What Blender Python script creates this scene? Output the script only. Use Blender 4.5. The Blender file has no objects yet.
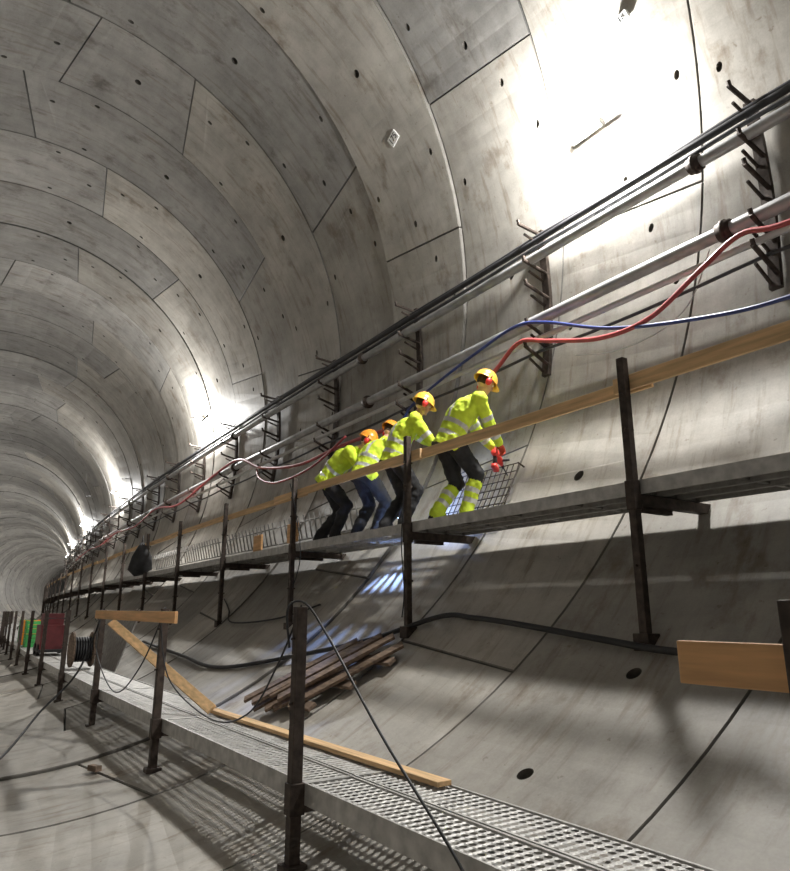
import bpy,bmesh,math,random
import numpy as np
from mathutils import Vector, Matrix
random.seed(7)
RC=450.;CX=.55;CZ=3.6;R=5.1;H=1.5
cos=math.cos;sin=math.sin;rad=math.radians
def T(x,s,z):
    a=s/RC
    return Vector((RC-(RC-x)*cos(a),(RC-x)*sin(a),z+H))
def P(s,th,off=0):
    r=R-off;t=rad(th)
    return T(CX+r*cos(t),s,CZ+r*sin(t))
COL=bpy.context.scene.collection
def link(o,parent=None):
    COL.objects.link(o)
    if parent: o.parent=parent
    return o
def empty(name):
    return link(bpy.data.objects.new(name,None))
# ---------------------------------------------------------------- materials
def newmat(name):
    m=bpy.data.materials.new(name);m.use_nodes=True
    return m,m.node_tree.nodes,m.node_tree.links,m.node_tree.nodes['Principled BSDF']
def simple(name,col,rough=.6,metal=0.,var=.25,scale=8.,bump=.0,stretch=(1,1,1),emis=None):
    m,n,l,b=newmat(name)
    tc=n.new('ShaderNodeTexCoord');mp=n.new('ShaderNodeMapping');mp.inputs['Scale'].default_value=stretch
    nz=n.new('ShaderNodeTexNoise');nz.inputs['Scale'].default_value=scale;nz.inputs['Detail'].default_value=6
    l.new(tc.outputs['Object'],mp.inputs['Vector']);l.new(mp.outputs['Vector'],nz.inputs['Vector'])
    r=n.new('ShaderNodeValToRGB');r.color_ramp.elements[0].position=.3;r.color_ramp.elements[1].position=.7
    r.color_ramp.elements[0].color=tuple(c*(1-var) for c in col)+(1,)
    r.color_ramp.elements[1].color=tuple(min(1,c*(1+var*.6)) for c in col)+(1,)
    l.new(nz.outputs['Fac'],r.inputs['Fac']);l.new(r.outputs['Color'],b.inputs['Base Color'])
    b.inputs['Roughness'].default_value=rough;b.inputs['Metallic'].default_value=metal
    if bump:
        bp=n.new('ShaderNodeBump');bp.inputs['Strength'].default_value=bump;bp.inputs['Distance'].default_value=.01
        l.new(nz.outputs['Fac'],bp.inputs['Height']);l.new(bp.outputs['Normal'],b.inputs['Normal'])
    if emis:
        b.inputs['Emission Color'].default_value=emis[:3]+(1,);b.inputs['Emission Strength'].default_value=emis[3]
    return m
def concrete(name,dark,light,stain,slo,shi):
    m,n,l,b=newmat(name)
    tc=n.new('ShaderNodeTexCoord')
    def noise(sc,det=5,st=(1,1,1),rough=.55):
        mp=n.new('ShaderNodeMapping');mp.inputs['Scale'].default_value=st
        l.new(tc.outputs['Object'],mp.inputs['Vector'])
        z=n.new('ShaderNodeTexNoise');z.inputs['Scale'].default_value=sc;z.inputs['Detail'].default_value=det;z.inputs['Roughness'].default_value=rough
        l.new(mp.outputs['Vector'],z.inputs['Vector']);return z
    a=noise(.8,6);c=noise(4,8,(1,.6,1),.7);d=noise(60,3);e=noise(2.2,4,(.5,2.5,.5),.6)
    def math_(op,x,y):
        q=n.new('ShaderNodeMath');q.operation=op
        for i,v in enumerate((x,y)):
            if isinstance(v,(int,float)):q.inputs[i].default_value=v
            else:l.new(v,q.inputs[i])
        return q.outputs[0]
    s=math_('ADD',math_('MULTIPLY',a.outputs['Fac'],.4),math_('MULTIPLY',c.outputs['Fac'],.3))
    s=math_('ADD',s,math_('MULTIPLY',e.outputs['Fac'],.2));s=math_('ADD',s,math_('MULTIPLY',d.outputs['Fac'],.1))
    r=n.new('ShaderNodeValToRGB');r.color_ramp.elements[0].position=.38;r.color_ramp.elements[1].position=.60
    r.color_ramp.elements[0].color=dark+(1,);r.color_ramp.elements[1].color=light+(1,)
    l.new(s,r.inputs['Fac'])
    at=n.new('ShaderNodeAttribute');at.attribute_name='tint'
    def mul(x,y):
        mx=n.new('ShaderNodeMix');mx.data_type='RGBA';mx.blend_type='MULTIPLY';mx.inputs[0].default_value=1
        l.new(x,mx.inputs[6]);l.new(y,mx.inputs[7]);return mx.outputs[2]
    col=mul(r.outputs['Color'],at.outputs['Color'])
    def blot(z,lo_,hi_,cc):
        rr=n.new('ShaderNodeValToRGB');rr.color_ramp.elements[0].position=lo_;rr.color_ramp.elements[1].position=hi_
        rr.color_ramp.elements[0].color=(1,1,1,1);rr.color_ramp.elements[1].color=cc+(1,)
        l.new(z.outputs['Fac'],rr.inputs['Fac']);return rr.outputs['Color']
    col=mul(col,blot(noise(1.5,8,(1,1.4,1),.68),slo,shi,stain))
    col=mul(col,blot(noise(3.2,6,(.45,3.2,.45),.6),.54,.72,(.68,.62,.56)))
    col=mul(col,blot(noise(14,5,(1,1,1),.6),.66,.72,(.70,.66,.62)))
    l.new(col,b.inputs['Base Color'])
    mr=n.new('ShaderNodeMapRange');mr.inputs['To Min'].default_value=.40;mr.inputs['To Max'].default_value=.74
    l.new(c.outputs['Fac'],mr.inputs['Value']);l.new(mr.outputs['Result'],b.inputs['Roughness'])
    bp=n.new('ShaderNodeBump');bp.inputs['Strength'].default_value=.25;bp.inputs['Distance'].default_value=.01
    l.new(s,bp.inputs['Height']);l.new(bp.outputs['Normal'],b.inputs['Normal'])
    return m
CONCU=concrete('segment_concrete_shaded',(.22,.212,.20),(.42,.406,.385),(.55,.52,.49),.55,.68)  # same concrete, darkened to paint in the dimmer light on the vault
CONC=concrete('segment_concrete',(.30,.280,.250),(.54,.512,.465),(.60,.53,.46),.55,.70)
HOLE=simple('socket_shade',(.035,.033,.03),.9)  # near-black colour paints the shade inside far sockets
STEEL=simple('rusty_dark_steel',(.070,.052,.042),.6,.4,.5,20,.3)
GALV=simple('galvanised_steel',(.50,.49,.47),.5,.4,.3,12,.1)
GALVD=simple('dirty_galvanised_steel',(.33,.32,.30),.6,.35,.35,12,.1)
PIPE=simple('grey_pipe',(.40,.40,.40),.42,.3,.25,6,.0)
PIPED=simple('dark_pipe',(.06,.06,.065),.5,.1,.3,6)
PIPEL=simple('light_conduit',(.58,.58,.56),.5,.1,.1,6)
WOOD=simple('pine_board',(.72,.48,.25),.7,0,.3,3,.15,(9,.7,9))
WOOD2=simple('plywood_orange',(.70,.40,.18),.65,0,.25,4,.1,(.6,.6,8))
WOODD=simple('weathered_timber',(.20,.14,.10),.85,0,.5,5,.3,(6,1.2,6))
REDH=simple('red_rubber',(.42,.07,.07),.45,0,.2,8)
BLUEH=simple('blue_rubber',(.03,.05,.20),.4,0,.2,8)
BLACK=simple('black_rubber',(.018,.018,.02),.5,0,.3,8)
HIVIS=simple('hi_vis_yellow',(.66,.84,.05),.8,0,.2,9,.3)
TROUS=simple('black_workwear',(.020,.020,.022),.85,0,.4,10,.2)
REFL=simple('reflective_tape',(.62,.63,.60),.35,.2,.1,10)
BOOT=simple('black_boot',(.02,.017,.015),.6)
SKIN=simple('skin',(.62,.36,.26),.5,0,.1,12)
HAIR=simple('brown_hair',(.06,.035,.02),.8,0,.4,60)
HELO=simple('helmet_orange',(.95,.36,.04),.3,0,.03,5)
HELY=simple('helmet_yellow',(.95,.50,.07),.3,0,.03,5)
REDP=simple('red_plastic',(.75,.05,.04),.4)
GREENP=simple('green_plastic',(.05,.35,.08),.5)
GLOVE=simple('work_glove',(.10,.10,.11),.8)
GLOVER=simple('red_work_glove',(.60,.08,.04),.8)
WHITE=simple('white_label',(.85,.85,.83),.6,0,.03)
CLOTH=simple('black_tarp',(.02,.02,.022),.8,0,.4,10,.4)
LAMPM=simple('lamp_diffuser',(1,1,1),.4,emis=(.95,.97,1.,80.))
BLUEL=simple('work_light_lens',(1,1,1),.4,emis=(.45,.65,1.,25.))
REDM=simple('red_machine_paint',(.20,.03,.035),.5,0,.3,6)
# ---------------------------------------------------------------- mesh builder
class MB:
    def __init__(s): s.v=[];s.f=[];s.m=[]
    def add(s,vs,fs,mat=0):
        o=len(s.v);s.v+= [tuple(v) for v in vs];s.f+=[tuple(i+o for i in f) for f in fs];s.m+=[mat]*len(fs)
    def hexa(s,c,mat=0):
        s.add(c,[(0,3,2,1),(4,5,6,7),(0,1,5,4),(1,2,6,5),(2,3,7,6),(3,0,4,7)],mat)
    def tbox(s,x0,x1,s0,s1,z0,z1,mat=0):
        s.hexa([T(x0,s0,z0),T(x1,s0,z0),T(x1,s1,z0),T(x0,s1,z0),T(x0,s0,z1),T(x1,s0,z1),T(x1,s1,z1),T(x0,s1,z1)],mat)
    def beam(s,p,q,w,h,up=(0,0,1),mat=0):
        p=Vector(p);q=Vector(q);d=(q-p).normalized();up=Vector(up)
        a=d.cross(up).normalized()*(w/2);b=a.cross(d).normalized()*(h/2)
        s.hexa([p-a-b,p+a-b,q+a-b,q-a-b,p-a+b,p+a+b,q+a+b,q-a+b],mat)
    def tube(s,pts,r,mat=0,n=8,cap=True):
        pts=[Vector(p) for p in pts];N=len(pts);rs=r if isinstance(r,(list,tuple)) else [r]*N
        ref=Vector((0,0,1));vs=[];fs=[]
        prev=None
        for i,p in enumerate(pts):
            d=(pts[min(i+1,N-1)]-pts[max(i-1,0)])
            if d.length<1e-9:d=Vector((0,0,1))
            d.normalize()
            if prev is None:
                a=d.cross(ref)
                if a.length<.05:a=d.cross(Vector((1,0,0)))
            else:a=prev-d*prev.dot(d)
            a.normalize();prev=a;b=d.cross(a)
            for k in range(n):
                t=2*math.pi*k/n;vs.append(p+(a*cos(t)+b*sin(t))*rs[i])
        for i in range(N-1):
            for k in range(n):
                k2=(k+1)%n;fs.append((i*n+k,i*n+k2,(i+1)*n+k2,(i+1)*n+k))
        if cap:fs.append(tuple(range(n-1,-1,-1)));fs.append(tuple((N-1)*n+k for k in range(n)))
        s.add(vs,fs,mat)
    def ball(s,c,r,mat=0,nu=12,nv=8,M=None):
        c=Vector(c);rr=r if isinstance(r,(tuple,list)) else (r,r,r)
        vs=[];fs=[]
        def tr(v):
            v=Vector((v[0]*rr[0],v[1]*rr[1],v[2]*rr[2]))
            return c+(M@v if M is not None else v)
        vs.append(tr((0,0,1)))
        for i in range(1,nv):
            a=math.pi*i/nv
            for k in range(nu):
                t=2*math.pi*k/nu;vs.append(tr((sin(a)*cos(t),sin(a)*sin(t),cos(a))))
        vs.append(tr((0,0,-1)))
        for k in range(nu):fs.append((0,1+k,1+(k+1)%nu))
        for i in range(nv-2):
            for k in range(nu):
                a=1+i*nu;fs.append((a+k,a+nu+k,a+nu+(k+1)%nu,a+(k+1)%nu))
        a=1+(nv-2)*nu
        for k in range(nu):fs.append((a+k,len(vs)-1,a+(k+1)%nu))
        s.add(vs,fs,mat)
    def build(s,name,mats,parent=None,smooth=False,bevel=0):
        me=bpy.data.meshes.new(name);me.from_pydata(s.v,[],s.f)
        for m in mats:me.materials.append(m)
        me.polygons.foreach_set('material_index',s.m)
        if smooth:me.polygons.foreach_set('use_smooth',[True]*len(s.f))
        me.update()
        o=bpy.data.objects.new(name,me);link(o,parent)
        if bevel:
            b=o.modifiers.new('bevel','BEVEL');b.width=bevel;b.segments=2;b.limit_method='ANGLE'
        return o
def spline(pts,sub=8):
    out=[];n=len(pts)
    for i in range(n-1):
        p0,p1,p2,p3=[Vector(pts[min(max(j,0),n-1)]) for j in (i-1,i,i+1,i+2)]
        for k in range(sub):
            t=k/sub
            out.append(.5*((2*p1)+(p2-p0)*t+(2*p0-5*p1+4*p2-p3)*t*t+(3*p1-p0-3*p2+p3)*t**3))
    out.append(Vector(pts[-1]));return out
# ---------------------------------------------------------------- tunnel lining
SK=-.19
def sjoint(k,z): return 4.9+1.8*k+SK*(z-3.95)
D=.12;CH=.009;G=.006
rings={n:dict(v=[],f=[],t=[]) for n in ('floor','wall_right','wall_left','ceiling')}
cut={n:MB() for n in rings};decal={n:MB() for n in rings}
rotlist={-2:-30,-1:6,0:-22,1:19,2:36,3:10,4:37}
def zone(c):
    c=(c+180)%360-180
    if -130<c<-50:return 'floor'
    if -50<=c<48:return 'wall_right'
    if 48<=c<132:return 'ceiling'
    return 'wall_left'
NR0,NR1=-8,98
custom=[(4.4,-27,.06),(2.9,-51,.055),(3.1,-61.5,.055)]
for k in range(NR0,NR1):
    rot=rotlist.get(k,random.choice([19,36,8,28,-4]))
    ringoff=random.uniform(-.022,.022)
    ringt=random.uniform(.78,1.10)
    bs=[];a=rot
    kp=random.choice([1,2,3,4]);w=[56.5]*7;w[kp]=21
    for i in range(7):
        bs.append(a);a+=w[i]
    bs.append(bs[0]+360)
    near=-4<=k<=7
    step=2.5 if near else (5 if k<30 else 8)
    for i in range(7):
        t0,t1=bs[i],bs[i+1]
        def slant(j):
            j%=7
            return 2. if j==kp else -2. if j==(kp+1)%7 else 1.4*(-1)**(j+k)
        sl0=slant(i);sl1=slant(i+1)
        tt=ringt*random.uniform(.80,1.10)
        zn=zone((t0+t1)/2)
        d=rings[zn]
        off=ringoff+random.uniform(-.008,.008)
        r0=R-off
        n=max(2,int((t1-t0)/step))
        gd=math.degrees(G/R);cd=math.degrees(CH/R)
        fr=[0,cd/(t1-t0)]+[j/n for j in range(1,n)]+[1-cd/(t1-t0),1]
        cols=[]
        for ci,f in enumerate(fr):
            endc=ci in(0,len(fr)-1)
            loop=[(0,D),(0,CH),(1,0 if not endc else CH),(2,0 if not endc else CH),(3,CH),(3,D)]
            idx=[]
            for e,(sp,dep) in enumerate(loop):
                u=(0.,CH/1.8,1-CH/1.8,1.)[sp]
                slant0=t0+gd+sl0*(1-2*u);slant1=t1-gd+sl1*(1-2*u)
                th=slant0+(slant1-slant0)*f
                rr=r0+dep;z=CZ+rr*sin(rad(th))
                s=sjoint(k,z)+G+(1.8-2*G)*u
                d['v'].append(tuple(T(CX+rr*cos(rad(th)),s,z)));idx.append(len(d['v'])-1)
            cols.append(idx)
        for ci,(a_,b_) in enumerate(zip(cols[:-1],cols[1:])):
            endq=ci==0 or ci==len(cols)-2
            for e in range(6):
                e2=(e+1)%6;d['f'].append((a_[e],a_[e2],b_[e2],b_[e]))
                d['t'].append(tt if (e==2 and not endq) else tt*.42)
        d['f'].append(tuple(reversed(cols[0])));d['f'].append(tuple(cols[-1]));d['t']+=[tt*.42]*2
        if k<45:
            def lowwall(t): return -100<((t+180)%360-180)<-6
            tm=(t0+t1)/2
            items=[]
            if not(near and lowwall(tm)):items.append((tm,.5,.058))
            if t1-t0>30:
                for f in (.2,.8):
                    items+=[(t0+(t1-t0)*f,.12,.034),(t0+(t1-t0)*f,.88,.034)]
                items+=[(t0+3.6,.5,.036),(t1-3.6,.32,.034)]
            items=[q for q in items if q[2]>.05 or not lowwall(q[0])]
            if near:
                for cs,ct,cr in custom:
                    tq=ct
                    while tq<t0:tq+=360
                    zc=CZ+R*sin(rad(ct));u=(cs-sjoint(k,zc))/1.8
                    if t0+2<tq<t1-2 and .03<u<.97:items.append((tq,u,cr))
            for th,u,rd in items:
                def Q(dth,ds,dep):
                    t=th+dth/R*57.3;rr=r0+dep;z=CZ+rr*sin(rad(t))
                    return T(CX+rr*cos(rad(t)),sjoint(k,z)+1.8*u+ds,z)
                if near:
                    m_=18
                    slot=1.5 if rd<.05 else 1.
                    lo=[Q(rd*slot*cos(a),rd*sin(a),-.04) for a in [j*2*math.pi/m_ for j in range(m_)]]
                    hi=[Q(rd*.75*slot*cos(a),rd*.75*sin(a),.09 if rd>.05 else .06) for a in [j*2*math.pi/m_ for j in range(m_)]]
                    cut[zn].add(lo+hi,[tuple(range(m_)),tuple(range(2*m_-1,m_-1,-1))]+[(j,m_+j,m_+(j+1)%m_,(j+1)%m_) for j in range(m_)])
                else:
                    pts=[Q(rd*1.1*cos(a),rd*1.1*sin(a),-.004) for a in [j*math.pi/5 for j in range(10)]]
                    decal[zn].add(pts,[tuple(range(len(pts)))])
for zn,d in rings.items():
    me=bpy.data.meshes.new(zn);me.from_pydata(d['v'],[],d['f']);mt=CONC if zn in('floor','wall_right') else CONCU;me.materials.append(mt)  # lighter copy for lower zones, painted-shade copy for ceiling and left wall
    bm=bmesh.new();bm.from_mesh(me);bmesh.ops.recalc_face_normals(bm,faces=bm.faces);bm.to_mesh(me);bm.free()
    at=me.color_attributes.new('tint','FLOAT_COLOR','CORNER')
    arr=[]
    for p in me.polygons:
        t=d['t'][p.index];arr+=[t,t,t*.99,1]*p.loop_total
    at.data.foreach_set('color',arr)
    o=bpy.data.objects.new(zn,me);link(o)
    cm=cut[zn]
    if cm.v:
        cme=bpy.data.meshes.new('cut');cme.from_pydata(cm.v,[],cm.f)
        bm=bmesh.new();bm.from_mesh(cme);bmesh.ops.recalc_face_normals(bm,faces=bm.faces);bm.to_mesh(cme);bm.free()
        cme.materials.append(mt)
        ca=cme.color_attributes.new('tint','FLOAT_COLOR','CORNER');ca.data.foreach_set('color',[.28,.27,.25,1]*len(cme.loops))  # recess walls tinted dark, painting in the shade of the hole
        co=bpy.data.objects.new('cut',cme);COL.objects.link(co)
        b=o.modifiers.new('b','BOOLEAN');b.operation='DIFFERENCE';b.solver='EXACT';b.object=co
        dg=bpy.context.evaluated_depsgraph_get();nm=bpy.data.meshes.new_from_object(o.evaluated_get(dg))
        o.modifiers.clear();o.data=nm
        bpy.data.objects.remove(co)
    dc=decal[zn]
    if dc.v:dc.build('socket_shade_discs',[HOLE],o)  # flat dark discs with hole shade painted on, no real recess
# ---------------------------------------------------------------- service pipes
def run(th,off,s0=-12,s1=150,ds=1.5,sag=0,per=2.62,ph=2.5):
    pts=[];s=s0
    while s<=s1:
        u=((s-ph)/per)%1
        pts.append(P(s,th-sag*4*u*(1-u),off));s+=ds
    return pts
def pipe(name,th,off,r,mat,n=12,coup=None,sag=0,ds=1.5):
    m=MB();m.tube(run(th,off,sag=sag,ds=ds),r,0,n)
    if coup:
        s=coup[0]
        while s<60:
            m.tube([P(s-.06,th,off),P(s+.06,th,off)],r*1.35,1,n)
            m.tube([P(s-.015,th,off),P(s+.015,th,off)],r*1.6,1,n)
            s+=coup[1]
    return m.build(name,[mat,STEEL],None,True)
pipe('steel_water_pipe',4.4,.33,.056,PIPE,16,(2.95,6.))
pipe('cable_conduit',6.0,.30,.022,PIPED,8,sag=.25,ds=.3275)
pipe('cable_conduit',7.4,.22,.036,PIPED,10)
pipe('cable_conduit',8.4,.15,.026,PIPED,8,sag=.2,ds=.3275)
pipe('steel_water_pipe',-5.0,.33,.064,PIPE,16,(2.75,6.))
pipe('cable_conduit',-7.6,.30,.032,PIPEL,10)
pipe('cable_conduit',-9.0,.24,.018,PIPED,8,sag=.5,ds=.3275)
for i in range(-3,26):
    s=2.5+2.62*i
    m=MB()
    pts=[P(s,a,.05) for a in (9.5,5,0,-5,-11.5)]
    for p,q in zip(pts[:-1],pts[1:]):
        m.beam(p,q,.10,.05,up=(P(s,0,1)-P(s,0,0)),mat=0)
    for a in (8.6,3.0,-.6,-6.6,-10.2):
        p=P(s-.03,a,.03);q=P(s-.03,a+1.2,.44);m.tube([p,q],.022,0,8)
        m.tube([q+(p-q)*.05,q+Vector((0,0,.05))],.020,0,8)
        p=P(s+.03,a-.9,.03);q=P(s+.03,a+.2,.30);m.tube([p,q],.016,0,8)
    m.build('pipe_bracket',[STEEL],None)
# ---------------------------------------------------------------- hoses
def hose(name,pts,r,mat,off=.42,sub=8):
    m=MB();m.tube(spline([P(s,a,off if len(t)==0 else t[0]) for s,a,*t in pts],sub),r,0,10)
    return m.build(name,[mat],None,True)
hose('red_hose',[(-1,-9),(1,-8.4),(2.16,-8.4),(2.56,-7.3),(2.93,-9.4),(3.43,-12.8),(4.0,-12.8),(4.69,-10.1),(5.16,-8.2),(5.48,-10.5),(5.8,-14),(5.95,-19,.38)],.024,REDH,.45)
hose('blue_hose',[(-1,-15),(1,-16.5),(2.18,-16.8),(2.92,-15.4),(3.88,-12.0),(4.78,-6.9),(5.26,-5.4),(5.87,-6.5),(6.66,-8.6),(7.32,-11.5),(7.6,-17,.4)],.018,BLUEH,.45)
hose('red_hose',[(7.2,-17,.35),(7.56,-14),(9.16,-12.9),(10.81,-13.3),(12.78,-9.6),(14.33,-4),(16.08,-5),(19,-9),(22,-6),(25,-9),(29,-7),(33,-9),(38,-7),(45,-8)],.028,REDH,.42)
hose('red_hose',[(9.0,-12,.5),(10.2,-15.5),(11.6,-16),(12.6,-13),(13.2,-9,.36)],.02,REDH,.44)
hose('electrical_cable',[(2.9,-6.5,.35),(3.2,-10.5,.2),(3.6,-12,.12),(4.1,-12.3,.12),(4.6,-11,.15)],.006,PIPEL,.2)
hose('black_hose',[(1.9,-49.2),(2.65,-49.3),(3.27,-48.4),(4.15,-47.0),(4.8,-46.2),(5.29,-46.1),(6.14,-50.0),(7.25,-53.5),(8.94,-58),(10.88,-57),(14,-55)],.024,BLACK,.045)
hose('black_cable',[(8,-44),(9,-47),(10.5,-48),(11.2,-45),(12,-42)],.012,BLACK,.05)
# ---------------------------------------------------------------- upper & lower scaffold walkways
def plank_mesh(name,w,L,holes=True):
    m=MB();nx=6 if w>.3 else 3;ny=int(L/.055);cw=(w-.03)/nx;cl=L/ny
    if holes:
        for i in range(nx):
            for j in range(ny):
                x0=.015+i*cw;y0=j*cl;cx=x0+cw/2;cy=y0+cl/2
                oc=[(x0,y0),(cx,y0),(x0+cw,y0),(x0+cw,cy),(x0+cw,y0+cl),(cx,y0+cl),(x0,y0+cl),(x0,cy)]
                vs=[(a,b,0) for a,b in oc]
                ang=[225,270,315,0,45,90,135,180]
                vs+=[(cx+cw*.38*cos(rad(a)),cy+cl*.32*sin(rad(a)),-.004 ) for a in ang]
                m.add(vs,[(k,(k+1)%8,8+(k+1)%8,8+k) for k in range(8)])
    else:
        nr=6
        for q in range(nr):
            a=w*q/nr;b_=w*(q+1)/nr;c_=(a+b_)/2
            m.add([(a,0,0),(c_-.008,0,0),(c_,0,.006),(c_+.008,0,0),(b_,0,0),(a,L,0),(c_-.008,L,0),(c_,L,.006),(c_+.008,L,0),(b_,L,0)],[(0,1,6,5),(1,2,7,6),(2,3,8,7),(3,4,9,8)])
    def bx(x0,x1,y0,y1,z0,z1):
        m.hexa([Vector(c) for c in((x0,y0,z0),(x1,y0,z0),(x1,y1,z0),(x0,y1,z0),(x0,y0,z1),(x1,y0,z1),(x1,y1,z1),(x0,y1,z1))])
    bx(0,.015,0,L,-.06,.008);bx(w-.015,w,0,L,-.06,.008);bx(.015,w-.015,0,.02,-.05,.004);bx(.015,w-.015,L-.02,L,-.05,.004)
    for q in (.25,.5,.75):bx(.015,w-.015,L*q-.015,L*q+.015,-.045,-.012)
    me=bpy.data.meshes.new(name);me.from_pydata(m.v,[],m.f);me.materials.append(GALV if holes else GALVD);me.update();return me
XU0,XU1,ZU=4.0,4.72,.85;XL0,XL1,ZL=1.9,2.58,-.93
pmU=plank_mesh('deck_plank_solid',.225,2.74,False);pmUh=plank_mesh('deck_plank_perforated',.225,2.74,True);pmL=plank_mesh('deck_plank_lower',.33,2.79)
def place(me,name,x,s,z,parent):
    o=bpy.data.objects.new(name,me);link(o,parent)
    o.matrix_world=Matrix.Translation(T(x,s,z))@Matrix.Rotation(-s/RC,4,'Z')
    return o
up=empty('scaffold_walkway');lo=empty('scaffold_walkway')
for i in range(-3,24):
    for q in range(3):place(pmUh if (i==1) else pmU,'deck_plank',XU0+.01+.238*q,2.93+2.75*i,ZU,up)
    place(pmL,'deck_plank',XL0,.95+2.8*i,ZL,lo);place(pmL,'deck_plank',XL0+.345,.95+2.8*i,ZL,lo)
mu=MB();ml=MB()
def zfloor(x): return CZ-math.sqrt(max(0,R*R-(x-CX)**2))
for i in range(-3,24):
    s=2.93+2.75*i
    zb=zfloor(XU0-.035)+.0
    mu.tbox(XU0-.07,XU0-.01,s-.03,s+.03,zb-.02,1.78,0)
    mu.tbox(XU0-.10,XU0+.03,s-.06,s+.06,zfloor(XU0-.1),zfloor(XU0)+.02,0)
    mu.tbox(XU0-.08,XU0+.0,s-.038,s+.038,.68,.88,0)
    mu.tbox(XU0-.07,XU1+.14,s-.04,s+.04,ZU-.14,ZU-.065,0)
    mu.tbox(XU0+.1,XU0+.45,s+.04,s+.09,ZU-.17,ZU-.06,0)
    for z in (.3,1.25,1.5): mu.tube([T(XU0-.09,s,z),T(XU0+.02,s,z)],.012,0,6)
    s=.90+2.82*i;xb=XL0-.02
    ml.tbox(xb-.07,xb-.005,s-.032,s+.032,zfloor(xb)-.02,.03,0)
    ml.tbox(xb-.10,xb+.03,s-.055,s+.055,zfloor(xb-.05)-.01,zfloor(xb)+.015,0)
    ml.tbox(xb-.08,xb+.01,s-.04,s+.04,ZL-.14,ZL+.02,0)
    ml.tbox(xb-.05,XL1+.06,s-.035,s+.035,ZL-.13,ZL-.06,0)
    for z in (-.5,-.15):ml.tube([T(xb-.09,s,z),T(xb+.01,s,z)],.010,0,6)
mu.build('posts_and_bearers',[STEEL],up,bevel=.004);ml.build('posts_and_bearers',[STEEL],lo,bevel=.004)
e=MB()
for i in range(-3,24):
    s=2.93+2.75*i;e.tbox(XU0-.008,XU0+.008,s,s+2.74,ZU-.065,ZU+.035,0)
e.build('edge_channel',[GALV],up)
e=MB()
for i in range(-3,24):
    s=.95+2.8*i;e.tbox(XL0-.015,XL0-.002,s,s+2.79,ZL-.09,ZL+.02,0)
e.build('edge_channel',[GALV],lo)
def board(name,p,q,h,w,mat,up_=(0,0,1),bev=.004):
    m=MB();m.beam(p,q,w,h,up_,0);return m.build(name,[mat],None,bevel=bev)
xr=XU0-.005
board('timber_guard_board',T(xr+.01,-1.5,1.62),T(xr+.01,3.05,1.60),.115,.028,WOOD)
board('timber_guard_board',T(xr+.045,2.75,1.58),T(xr+.045,6.1,1.575),.10,.028,WOOD)
board('timber_guard_board',T(xr+.01,5.5,1.575),T(xr+.01,9.2,1.57),.10,.028,WOOD)
for i in range(16):
    board('timber_guard_board',T(xr+.01+.035*((i+1)%2),8.2+3.2*i,1.56),T(xr+.01+.035*((i+1)%2),11.6+3.2*i,1.56),.09,.028,WOOD)
board('timber_guard_board',T(XL0-.005,-.5,-.142),T(XL0-.005,1.28,-.142),.12,.03,WOOD2)
board('timber_guard_board',T(XL0-.11,6.0,-.045),T(XL0-.11,9.5,-.03),.10,.03,WOOD2)
board('timber_plank',T(XL0+.0,9.1,-.12),T(2.36,6.6,-.88),.10,.03,WOOD,(1,.3,1))
board('timber_plank',T(2.42,6.75,-.905),T(2.50,3.22,-.905),.028,.10,WOOD)
for s,z in((8.45,1.05),(9.7,1.0)):
    board('pale_cap',T(xr+.045,s,z),T(xr+.045,s+.32,z),.26,.03,WOOD2)
pl=MB()
rnd=random.Random(3)
NRM=(P(6,-55,1)-P(6,-55,0))
for j in range(9):
    da=(j%5)*.17;lay=j//5
    p=P(6.75-da+rnd.uniform(-.05,.05),-62.8+rnd.uniform(-1,1),.08+.07*lay);q=P(6.1-da*1.0+rnd.uniform(-.08,.08),-51.5+rnd.uniform(-1.5,1.5),.08+.05*lay)
    pl.beam(p,q,.11,.028,NRM)
for a in(-61,-57,-53):
    s=6.75-(a+63)*.05
    pl.beam(P(s+.1,a,.045),P(s-.85,a,.045),.09,.035,NRM)
pl.build('broken_pallet',[WOODD],None,bevel=.003)
def grid(name,s0,s1,t0,t1,off,ns,nt,r=.007,mat=STEEL):
    m=MB()
    for i in range(ns+1):
        s=s0+(s1-s0)*i/ns;m.tube([P(s,t0+(t1-t0)*q/3,off) for q in range(4)],r,0,6)
    for j in range(nt+1):
        t=t0+(t1-t0)*j/nt;m.tube([P(s0,t,off+.012),P(s1,t,off+.012)],r,0,6)
    for s in(s0,s1):
        for t in(t0,t1):m.tube([P(s,t,0),P(s,t,off+.02)],.01,0,6)
    return m.build(name,[mat],None,True)
grid('rebar_mesh_panel',5.25,6.3,-31.0,-24.0,.08,12,6,.006)
for k in range(4):
    m=MB();b=8.4+3.0*k
    for i in range(15):
        s=b+.19*i;m.tube([P(s,-29,.03),P(s-.02,-25.5,.30)],.013,0,6)
    for a in(-29,-26.3):m.tube([P(b-.1,a,.05 if a==-29 else .22),P(b+2.8,a,.05 if a==-29 else .22)],.014,0,6)
    m.build('rebar_starter_bars',[GALVD],None,True)
def cable(name,pts,r=.008,mat=BLACK,sub=8):
    m=MB();m.tube(spline([T(*p) for p in pts],sub),r,0,6);m.build(name,[mat],None,True)
xb=XL0-.05
cable('hanging_cable',[(xb-.06,3.74,-.2),(xb-.07,3.76,.02),(xb,3.68,.05),(xb,3.4,-.12),(xb,2.85,-.55),(xb,2.3,-.93),(xb-.02,2.0,-1.2)],.007)
cable('hanging_cable',[(xb,3.72,.04),(xb-.08,3.85,-.3),(xb-.07,4.3,-.62),(xb,5.2,-.75),(xb,6.3,-.55),(xb-.05,6.5,-.05),(xb,6.55,.04)],.006)
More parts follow.
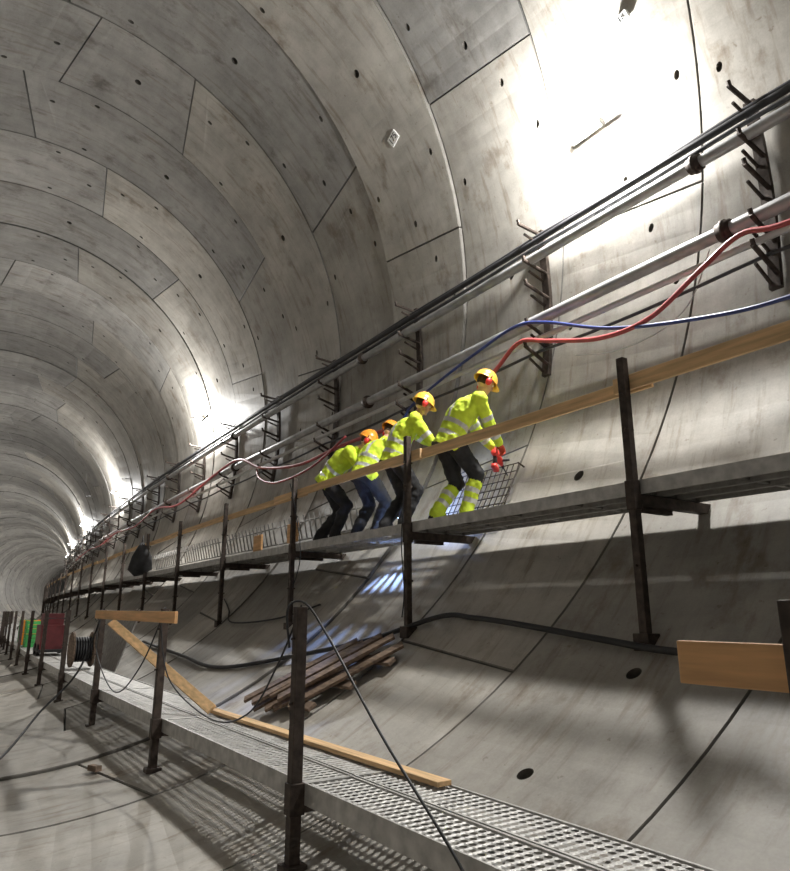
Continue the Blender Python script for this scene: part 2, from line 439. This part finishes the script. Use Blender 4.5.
cable('hanging_cable',[(xb,6.55,.04),(xb-.1,6.9,-.5),(xb-.1,7.9,-.8),(xb-.1,9.1,-.4),(xb,9.35,.04)],.007)
cable('hanging_cable',[(xb,9.35,.04),(xb-.2,9.5,-.7),(xb-.6,9.2,-1.1),(xb-1.1,8.0,-1.40),(xb-1.7,7.0,-1.46)],.012)
cable('hanging_cable',[(XU0-.08,5.68,1.2),(XU0-.09,5.72,.7),(XU0-.1,5.66,.2),(XU0-.1,5.7,-.05)],.006)
cable('hanging_cable',[(XU0-.1,8.45,1.7),(XU0-.12,8.2,1.3),(XU0-.12,8.0,.7),(XU0-.1,8.25,.3)],.007)
# sheet leaning at the back of the lower deck
pm=MB();pm.beam(T(2.80,12.3,-.50),T(2.80,15.8,-.50),.02,.95,(.35,0,1));pm.build('steel_sheet',[GALVD],None,bevel=.004)
mc=MB()
mc.tbox(2.0,2.5,17.2,18.3,ZL+.12,ZL+.65,0);mc.tbox(2.05,2.45,17.4,18.1,ZL+.65,ZL+.9,0);mc.tbox(1.98,2.52,17.1,18.4,ZL+.08,ZL+.14,1)
for s in(17.4,18.1):
    for x in(2.0,2.5):mc.tube([T(x-.03,s,ZL+.125),T(x+.03,s,ZL+.125)],.12,1,14)
mc.tube([T(2.05,17.1,ZL+.5),T(2.05,16.8,ZL+.8),T(2.45,16.8,ZL+.8),T(2.45,17.1,ZL+.5)],.015,1,8)
mc.build('portable_compressor',[REDM,BLACK],None,bevel=.02)
# cable reel
rl=MB();c=T(2.25,13.2,ZL+.31)
for dx in(-.16,.16):
    rl.tube([c+Vector((dx-.015,0,0)),c+Vector((dx+.015,0,0))],.29,0,28)
rl.tube([c+Vector((-.15,0,0)),c+Vector((.15,0,0))],.12,0,20)
for q in range(7):
    x=-.125+q*.042;rl.tube([c+Vector((x-.018,0,0)),c+Vector((x-.01,0,0)),c+Vector((x+.01,0,0)),c+Vector((x+.018,0,0))],[.19,.205,.205,.19],1,24)
rl.build('cable_reel',[WOODD,BLACK],None)
# stacked storage crates
for x,s,mt in((2.02,21.5,GREENP),(2.05,23.2,HELO),(2.1,25.5,GREENP)):
    cr=MB();w_,l_,h_=.45,.6,.34;z0=ZL+.01
    for lay in range(2):
        zz=z0+lay*(h_+.01)
        cr.tbox(x,x+w_,s,s+l_,zz,zz+.03)
        for a_,b_,c_,d_ in((x,x+.02,s,s+l_),(x+w_-.02,x+w_,s,s+l_),(x,x+w_,s,s+.02),(x,x+w_,s+l_-.02,s+l_)):
            for q in range(3):cr.tbox(a_,b_,c_,d_,zz+.03+q*.105,zz+.03+q*.105+.085)
        for a_ in(x,x+w_-.04):
            for c_ in(s,s+l_-.04):cr.tbox(a_,a_+.04,c_,c_+.04,zz,zz+h_)
    cr.build('storage_crate',[mt],None)
bg=MB();c=T(XU0-.16,16.7,1.15)
bg.tube([c+Vector((0,0,.42)),c+Vector((0,0,.34)),c+Vector((.02,0,.1)),c+Vector((0,.02,-.2)),c+Vector((.03,0,-.3))],[.03,.09,.22,.27,.16],0,14)
bg.tube([c+Vector((0,-.08,.3)),c+Vector((0,-.02,.58)),c+Vector((0,.08,.3))],.012,0,6)
bo=bg.build('black_tool_bag',[CLOTH],None,True)
def label(txt,s,th,size,tw):
    c=P(s,th,.045);n=(T(CX,s,CZ)-c).normalized();t=P(s,th+1,0)-P(s,th,0);t.normalize();a=t.cross(n).normalized()
    x=-a;y=t
    if x.cross(y).dot(n)<0:x=a
    M=Matrix((x,y,n)).transposed()@Matrix.Rotation(rad(tw),3,'Z')
    m=MB();hx,hy=size*.95,size*.6
    m.hexa([c+M@Vector(v) for v in((-hx,-hy,-.04),(hx,-hy,-.04),(hx,hy,-.04),(-hx,hy,-.04),(-hx,-hy,.004),(hx,-hy,.004),(hx,hy,.004),(-hx,hy,.004))])
    o=m.build('segment_number_label',[WHITE])
    cu=bpy.data.curves.new('numerals','FONT');cu.body=txt;cu.size=size*1.1;cu.align_x='CENTER';cu.align_y='CENTER';cu.extrude=.001
    cu.materials.append(BLACK)
    q=bpy.data.objects.new('numerals',cu);link(q,o)
    q.matrix_world=Matrix.Translation(c+n*.006)@M.to_4x4()
label('175',7.0,36,.11,15);label('18',3.4,26.5,.075,10)
# ---------------------------------------------------------------- lamps
for i in range(-1,11):
    s=4.1+13.7*i
    m=MB()
    a=17.3
    for q in(-.1,.1):m.tube([P(s+q,a,0),P(s+q,a,.10)],.012,0,6)
    m.tube([P(s-.19,a,.13),P(s+.19,a,.13)],.05,0,12)
    m.tube([P(s-.18,a,.155),P(s+.18,a,.155)],.048,1,12)
    o=m.build('tunnel_lamp',[GALVD,LAMPM],None,True)
    L=bpy.data.lights.new('lamp_light','POINT');L.energy=640;L.shadow_soft_size=.10;L.color=(1.,.99,.965)
    lo_=bpy.data.objects.new('lamp_light',L);link(lo_,o);lo_.location=P(s,a,.30)
    L=bpy.data.lights.new('flood_light','SPOT');L.energy=760;L.shadow_soft_size=.16;L.color=(1.,.975,.93);L.spot_size=rad(150);L.spot_blend=1.
    lo_=bpy.data.objects.new('flood_light',L);link(lo_,o);lo_.location=P(s,a,.34)
    dr_=(T(2.2,s,-1.2)-P(s,a,.34));lo_.rotation_euler=dr_.to_track_quat('-Z','Y').to_euler()
wl=MB()
wl.tbox(4.57,4.67,6.70,6.80,1.10,1.28,0);wl.tube([T(4.62,6.75,.86),T(4.62,6.75,1.1)],.012,0,6)
wl.tbox(4.58,4.66,6.71,6.79,1.085,1.1,1)
wo=wl.build('portable_work_light',[BLACK,BLUEL],None)
def spot(p,q_,e_,ang,col):
    L=bpy.data.lights.new('work_light_beam','SPOT');L.energy=e_;L.color=col;L.shadow_soft_size=.012;L.spot_size=rad(ang);L.spot_blend=.5
    q=bpy.data.objects.new('work_light_beam',L);link(q,wo);q.location=p;q.rotation_euler=(q_-p).to_track_quat('-Z','Y').to_euler()
spot(T(4.55,6.75,1.07),T(4.05,6.85,.15),260,80,(.28,.45,1.))
spot(T(4.68,6.70,1.2),T(5.05,6.35,1.15),35,110,(.35,.5,1.))
# ---------------------------------------------------------------- workers
def ik(a,b,l1,l2,pole):
    a=Vector(a);b=Vector(b);d=b-a;L_=min(d.length,(l1+l2)*.995);u=d.normalized()
    x=(l1*l1-l2*l2+L_*L_)/(2*L_);h=math.sqrt(max(0,l1*l1-x*x))
    p=Vector(pole);p=(p-u*p.dot(u)).normalized()
    return a+u*x+p*h, a+u*L_
def cap(m,p,q,r1,r2):
    m.tube([p,q],[r1,r2],0,16);m.ball(p,r1,0,16,10);m.ball(q,r2,0,16,10)
def remesh(m,name,vox,smooth=3,folds=0):
    o=m.build(name,[SKIN],None,True)
    r=o.modifiers.new('r','REMESH');r.mode='VOXEL';r.voxel_size=vox;r.use_smooth_shade=True
    if smooth:
        q=o.modifiers.new('s','SMOOTH');q.factor=.5;q.iterations=smooth
    if folds:
        t=bpy.data.textures.get('folds') or bpy.data.textures.new('folds','CLOUDS');t.noise_scale=.09
        d=o.modifiers.new('d','DISPLACE');d.texture=t;d.strength=folds;d.mid_level=.5
    dg=bpy.context.evaluated_depsgraph_get();nm=bpy.data.meshes.new_from_object(o.evaluated_get(dg))
    o.modifiers.clear();o.data=nm
    return o
SC=.94
def rescale(o,f):
    o.scale=(SC,SC,SC);o.location=Vector(f)*(1-SC)
def worker(root_name,feetL,feetR,pelvis,neck,head,look,handL,handR,helmet,gaiters=False,glove=GLOVE,curl=70):
    root=empty(root_name)
    V=Vector
    fl,fr,pv,nk,hd=[T(*p) for p in(feetL,feetR,pelvis,neck,head)]
    look=V(look).normalized();hl,hr=T(*handL),T(*handR)
    spine=(nk-pv);fwd=V((look.x,look.y,0)).normalized();left=V((0,0,1)).cross(fwd);left.normalize()
    su=spine.normalized();tf=left.cross(su).normalized()*1.0
    m=MB();bones=[]
    secs=[(-.16,.185,.145),(-.15,.19,.15),(-.04,.195,.15),(.08,.185,.145),(.2,.19,.15),(.33,.205,.155),(.42,.205,.14),(.48,.155,.11),(.535,.085,.085)]
    vs=[];fs=[];n=20;SL=spine.length/.55
    for t,w,d in secs:
        c=pv+su*t*SL + tf*(-.035*math.sin(max(0,min(1,t/.5))*math.pi))
        for k in range(n):
            a=2*math.pi*k/n;vs.append(c+left*w*cos(a)+tf*d*sin(a))
    N=len(secs)
    for i in range(N-1):
        for k in range(n):
            fs.append((i*n+k,i*n+(k+1)%n,(i+1)*n+(k+1)%n,(i+1)*n+k))
    fs.append(tuple(range(n-1,-1,-1)));fs.append(tuple((N-1)*n+k for k in range(n)))
    m.add(vs,fs)
    bones.append(('torso',pv-su*.04,pv+su*.40*SL,.17))
    cap(m,nk-su*.03,hd-look*.01-V((0,0,.06)),.062,.055);bones.append(('neck',nk+su*.01,hd,.06))
    for sd,ft,hand in((1,fl,hl),(-1,fr,hr)):
        hip=pv+left*.095*sd-su*.05;ank=ft+V((0,0,.095))
        kn,ank=ik(hip,ank,.455,.44,fwd+left*.12*sd)
        cap(m,hip,kn,.112,.084);cap(m,kn,ank,.082,.070)
        calf=kn+(ank-kn)*.32-fwd*.015;m.ball(calf,.080,0,16,10)
        bones.append(('thigh',hip,kn,.095));bones.append(('shin',kn,ank,.075))
        toe=ank+fwd*.17+left*.03*sd-V((0,0,.055));heel=ank-fwd*.045-V((0,0,.055))
        cap(m,heel,toe,.044,.042);cap(m,ank,ank+fwd*.08-V((0,0,.03)),.055,.047);bones.append(('foot',heel,toe,.045));bones.append(('foot',ank-V((0,0,.03)),toe,.045))
        sh=nk-su*.085*SL+left*.185*sd
        el,wr=ik(sh,hand,.30,.27,-V((0,0,1))*.8+left*.6*sd-fwd*.4)
        cap(m,sh,el,.080,.066);cap(m,el,wr-(wr-el).normalized()*.02,.066,.048)
        m.ball(sh+su*.01,.088,0,16,10)
        bones.append(('uarm',sh,el,.07));bones.append(('farm',el,wr,.055))
        hm=MB();dd=(wr-el).normalized();pn=(-V((0,0,1))+dd*dd.z);pn=pn.normalized() if pn.length>.1 else fwd
        side=dd.cross(pn).normalized()*sd
        inn=-left*sd
        if side.dot(inn)<0:side=-side
        M=Matrix((side,dd,pn)).transposed()
        pc=wr+dd*.05;hm.ball(pc,(.042,.052,.018),0,16,10,M)
        cap(hm,wr-dd*.05,wr+dd*.02,.032,.030)
        for fi,(o_,ln) in enumerate(((.029,.072),(.010,.080),(-.010,.075),(-.029,.060))):
            b0=wr+dd*.085+side*o_;c1=rad(curl*.5);c2=rad(curl*1.15);c3=rad(curl*1.6)
            p1=b0+(dd*cos(c1)+pn*sin(c1))*ln*.45;p2=p1+(dd*cos(c2)+pn*sin(c2))*ln*.33;p3=p2+(dd*cos(c3)+pn*sin(c3))*ln*.25
            cap(hm,b0-dd*.03,b0,.0095,.0095);cap(hm,b0,p1,.0095,.009);cap(hm,p1,p2,.009,.0082);cap(hm,p2,p3,.0082,.0075)
        t0=wr+dd*.03+side*.032;t1=t0+(side*.6+dd*.7+pn*.3)*.04;t2=t1+(dd*.8+pn*.6)*.032
        cap(hm,t0,t1,.0125,.011);cap(hm,t1,t2,.011,.009)
        ho=remesh(hm,'hand_left' if sd==1 else 'hand_right',.0042,1);ho.parent=root
        ho.data.materials.clear();ho.data.materials.append(glove)
    body=remesh(m,'body',.011,3,.035);body.parent=root
    me=body.data
    me.materials.clear()
    for mt in(HIVIS,TROUS,REFL,BOOT,SKIN):me.materials.append(mt)
    nF=len(me.polygons);cc=np.zeros(nF*3);me.polygons.foreach_get('center',cc);cc=cc.reshape(-1,3)
    best=np.full(nF,1e9);bi=np.zeros(nF,int);bt=np.zeros(nF)
    for i,(nm,p,q,r) in enumerate(bones):
        p=np.array(p);q=np.array(q);d=q-p;t=((cc-p)@d)/(d@d);tc=np.clip(t,0,1)
        ds=np.linalg.norm(cc-(p+tc[:,None]*d),axis=1)-r
        k=ds<best;best[k]=ds[k];bi[k]=i;bt[k]=t[k]
    su_=np.array(su);pv_=np.array(pv);tt=(cc-pv_)@su_
    mi=np.zeros(nF,int)
    for i,(nm,p,q,r) in enumerate(bones):
        k=bi==i;t=bt
        if nm=='torso':
            mi[k]=0;mi[k&(tt<-.13)]=1
            mi[k&(((tt>-.01)&(tt<.04))|((tt>.13)&(tt<.18)))]=2
            lat=(cc-pv_)@np.array(left)
            mi[k&(tt>.18)&(abs(abs(lat)-.10)<.022)]=2
        elif nm=='thigh':
            mi[k]=1;mi[k&(tt>-.13)&(t<.22)]=0
        elif nm=='shin':
            mi[k]=1
            if gaiters:
                mi[k&(t>.18)]=0;mi[k&(abs(t-.42)<.06)]=2;mi[k&(abs(t-.68)<.06)]=2
        elif nm=='foot':mi[k]=3
        elif nm=='uarm':mi[k]=0;mi[k&(abs(t-.75)<.09)]=2
        elif nm=='farm':mi[k]=0;mi[k&(abs(t-.55)<.10)]=2
        elif nm=='neck':mi[k]=4;mi[k&(t<.3)]=0
    me.polygons.foreach_set('material_index',mi.astype(np.int32));me.update()
    hz=V((0,0,1));hu=(hz-look*look.z);hu.normalize();hf=look;hlft=hu.cross(hf).normalized()
    M=Matrix((hf,hlft,hu)).transposed()
    def W(x,y,z):return hd+M@V((x,y,z))
    h=MB();h.ball(W(-.01,0,.02),(.098,.076,.11),0,20,14,M);h.ball(W(.03,0,-.055),(.058,.055,.06),0,16,10,M)
    h.ball(W(.095,0,-.015),(.018,.014,.028),0,12,8,M);h.ball(W(.078,0,-.062),(.018,.026,.012),0,12,8,M);h.ball(W(.07,0,-.1),(.022,.022,.018),0,12,8,M)
    for y in(-1,1):h.ball(W(-.005,y*.079,-.01),(.018,.010,.032),0,12,8,M)
    ho=remesh(h,'head',.006,2);ho.parent=root;ho.data.materials.clear();ho.data.materials.append(SKIN);ho.data.materials.append(HAIR)
    ctr=np.zeros(len(ho.data.polygons)*3);ho.data.polygons.foreach_get('center',ctr);ctr=ctr.reshape(-1,3)-np.array(hd)
    lx=ctr@np.array(hf);lz=ctr@np.array(hu);hm_=((lx<-.02)&(lz>-.05))|(lz>.075)
    ho.data.polygons.foreach_set('material_index',hm_.astype(np.int32));ho.data.update()
    ey=MB()
    for y in(-1,1):
        ey.ball(W(.084,y*.031,.008),.011,0,10,8);ey.ball(W(.0935,y*.031,.008),.0045,1,8,6)
    ey.build('eyes',[WHITE,BLACK],root,True)
    g=MB();vs=[];fs=[];nu=28;nv=9
    for i in range(nv+1):
        a=math.pi/2*i/nv
        for k in range(nu):
            t=2*math.pi*k/nu
            vs.append(W(.135*sin(a)*cos(t)-.01,.115*sin(a)*sin(t),.03+.135*cos(a)+.006*(abs(sin(t))<.2)*sin(a)))
    for i in range(nv):
        for k in range(nu):fs.append((i*nu+k,(i+1)*nu+k,(i+1)*nu+(k+1)%nu,i*nu+(k+1)%nu))
    b0=len(vs)
    for k in range(nu):
        t=2*math.pi*k/nu;e_=.012+.045*max(0,cos(t))**2
        vs.append(W((.135+e_)*cos(t)-.01,(.115+.010)*sin(t),.018-.012*max(0,cos(t))))
    for k in range(nu):fs.append((nv*nu+k,b0+k,b0+(k+1)%nu,nv*nu+(k+1)%nu))
    g.add(vs,fs,0)
    g.tube([W(-.11,0,.11),W(-.06,0,.155),W(-.01,0,.170),W(.05,0,.152),W(.09,0,.11)],.010,0,8)
    ho=g.build('helmet',[helmet],root,True);sm=ho.modifiers.new('s','SOLIDIFY');sm.thickness=.004
    em=MB()
    for y in(-1,1):
        em.ball(W(-.005,y*.105,-.020),(.038,.028,.048),0,14,10,M)
        em.tube([W(-.005,y*.118,.01),W(-.005,y*.124,.06)],.006,1,6)
    em.build('ear_defenders',[REDP,BLACK],root,True)
    f=(fl+fr)/2;rescale(root,f)
    return root,f
dz=ZU+.012
# nearest: stepping forward with one leg, drilling
w1,f1=worker('construction_worker',(4.12,5.44,dz),(4.36,5.22,dz),(4.24,5.30,dz+.91),(4.46,5.13,dz+1.37),(4.56,5.06,dz+1.54),(1,-.25,-.6),(4.90,5.34,1.74),(4.84,5.10,1.62),HELY,True,GLOVER)
# second: upright, one arm on the wall
worker('construction_worker',(4.17,6.46,dz),(4.30,6.26,dz),(4.24,6.34,dz+.92),(4.42,6.20,dz+1.40),(4.52,6.12,dz+1.57),(1,-.35,-.5),(5.02,6.35,1.98),(4.80,5.92,1.66),HELY,False)
# third: bent low towards the work
worker('construction_worker',(4.14,8.02,dz),(4.22,7.72,dz),(4.16,7.80,dz+.88),(4.36,7.46,dz+1.24),(4.50,7.32,dz+1.37),(1,-.7,-.75),(4.74,7.50,1.55),(4.60,7.12,1.50),HELO,False)
# fourth: half hidden, leaning on the wall
worker('construction_worker',(4.30,7.34,dz),(4.44,7.08,dz),(4.34,7.18,dz+.90),(4.60,7.16,dz+1.34),(4.73,7.16,dz+1.50),(1,.1,-.7),(5.08,7.34,1.95),(4.98,6.98,1.60),HELO,False)
dr=MB();a=T(4.92,5.30,1.64);ax=(T(5.22,5.45,1.46)-a).normalized();up_=Vector((0,0,1));sd_=ax.cross(up_).normalized()
dr.tube([a-ax*.13,a-ax*.12,a+ax*.06,a+ax*.09,a+ax*.13],[.03,.042,.042,.03,.018],0,14)
dr.tube([a+ax*.12,a+ax*.17],.018,1,10);dr.tube([a+ax*.17,a+ax*.32],.007,1,8)
dr.beam(a-ax*.08,a-ax*.12-up_*.17,.035,.045,ax,1);dr.beam(a-ax*.16-up_*.18,a-ax*.06-up_*.18,.06,.05,up_,0)
dr.tube([a+ax*.05,a+ax*.05+sd_*.12],.015,1,8)
do=dr.build('power_drill',[REDP,BLACK],None,True);rescale(do,f1)
board('pale_cap',P(7.1,-79,.03),P(7.25,-79.5,.03),.05,.06,WOODD)
board('pale_cap',T(4.25,3.3,ZU+.05),T(4.42,3.4,ZU+.05),.05,.10,PIPEL)  # pale cap lying on the deck, not timber
# ---------------------------------------------------------------- world & camera
w=bpy.data.worlds.new('World');bpy.context.scene.world=w;w.use_nodes=True
w.node_tree.nodes['Background'].inputs[0].default_value=(.6,.62,.65,1);w.node_tree.nodes['Background'].inputs[1].default_value=.05
bpy.context.scene.view_settings.view_transform='Standard'
th=rad(34.3);ph=rad(14.55)
Fw=Vector((sin(th)*cos(ph),cos(th)*cos(ph),sin(ph)));Rt=Vector((cos(th),-sin(th),0));U=Vector((-sin(th)*sin(ph),-cos(th)*sin(ph),cos(ph)))
c=bpy.data.cameras.new('camera');c.sensor_fit='HORIZONTAL';c.sensor_width=36;c.lens=36*680/790;c.clip_start=.05;c.clip_end=500
cam=bpy.data.objects.new('camera',c);link(cam)
M=Matrix((Rt,U,-Fw)).transposed().to_4x4();M.translation=Vector((0,0,H));cam.matrix_world=M
bpy.context.scene.camera=cam
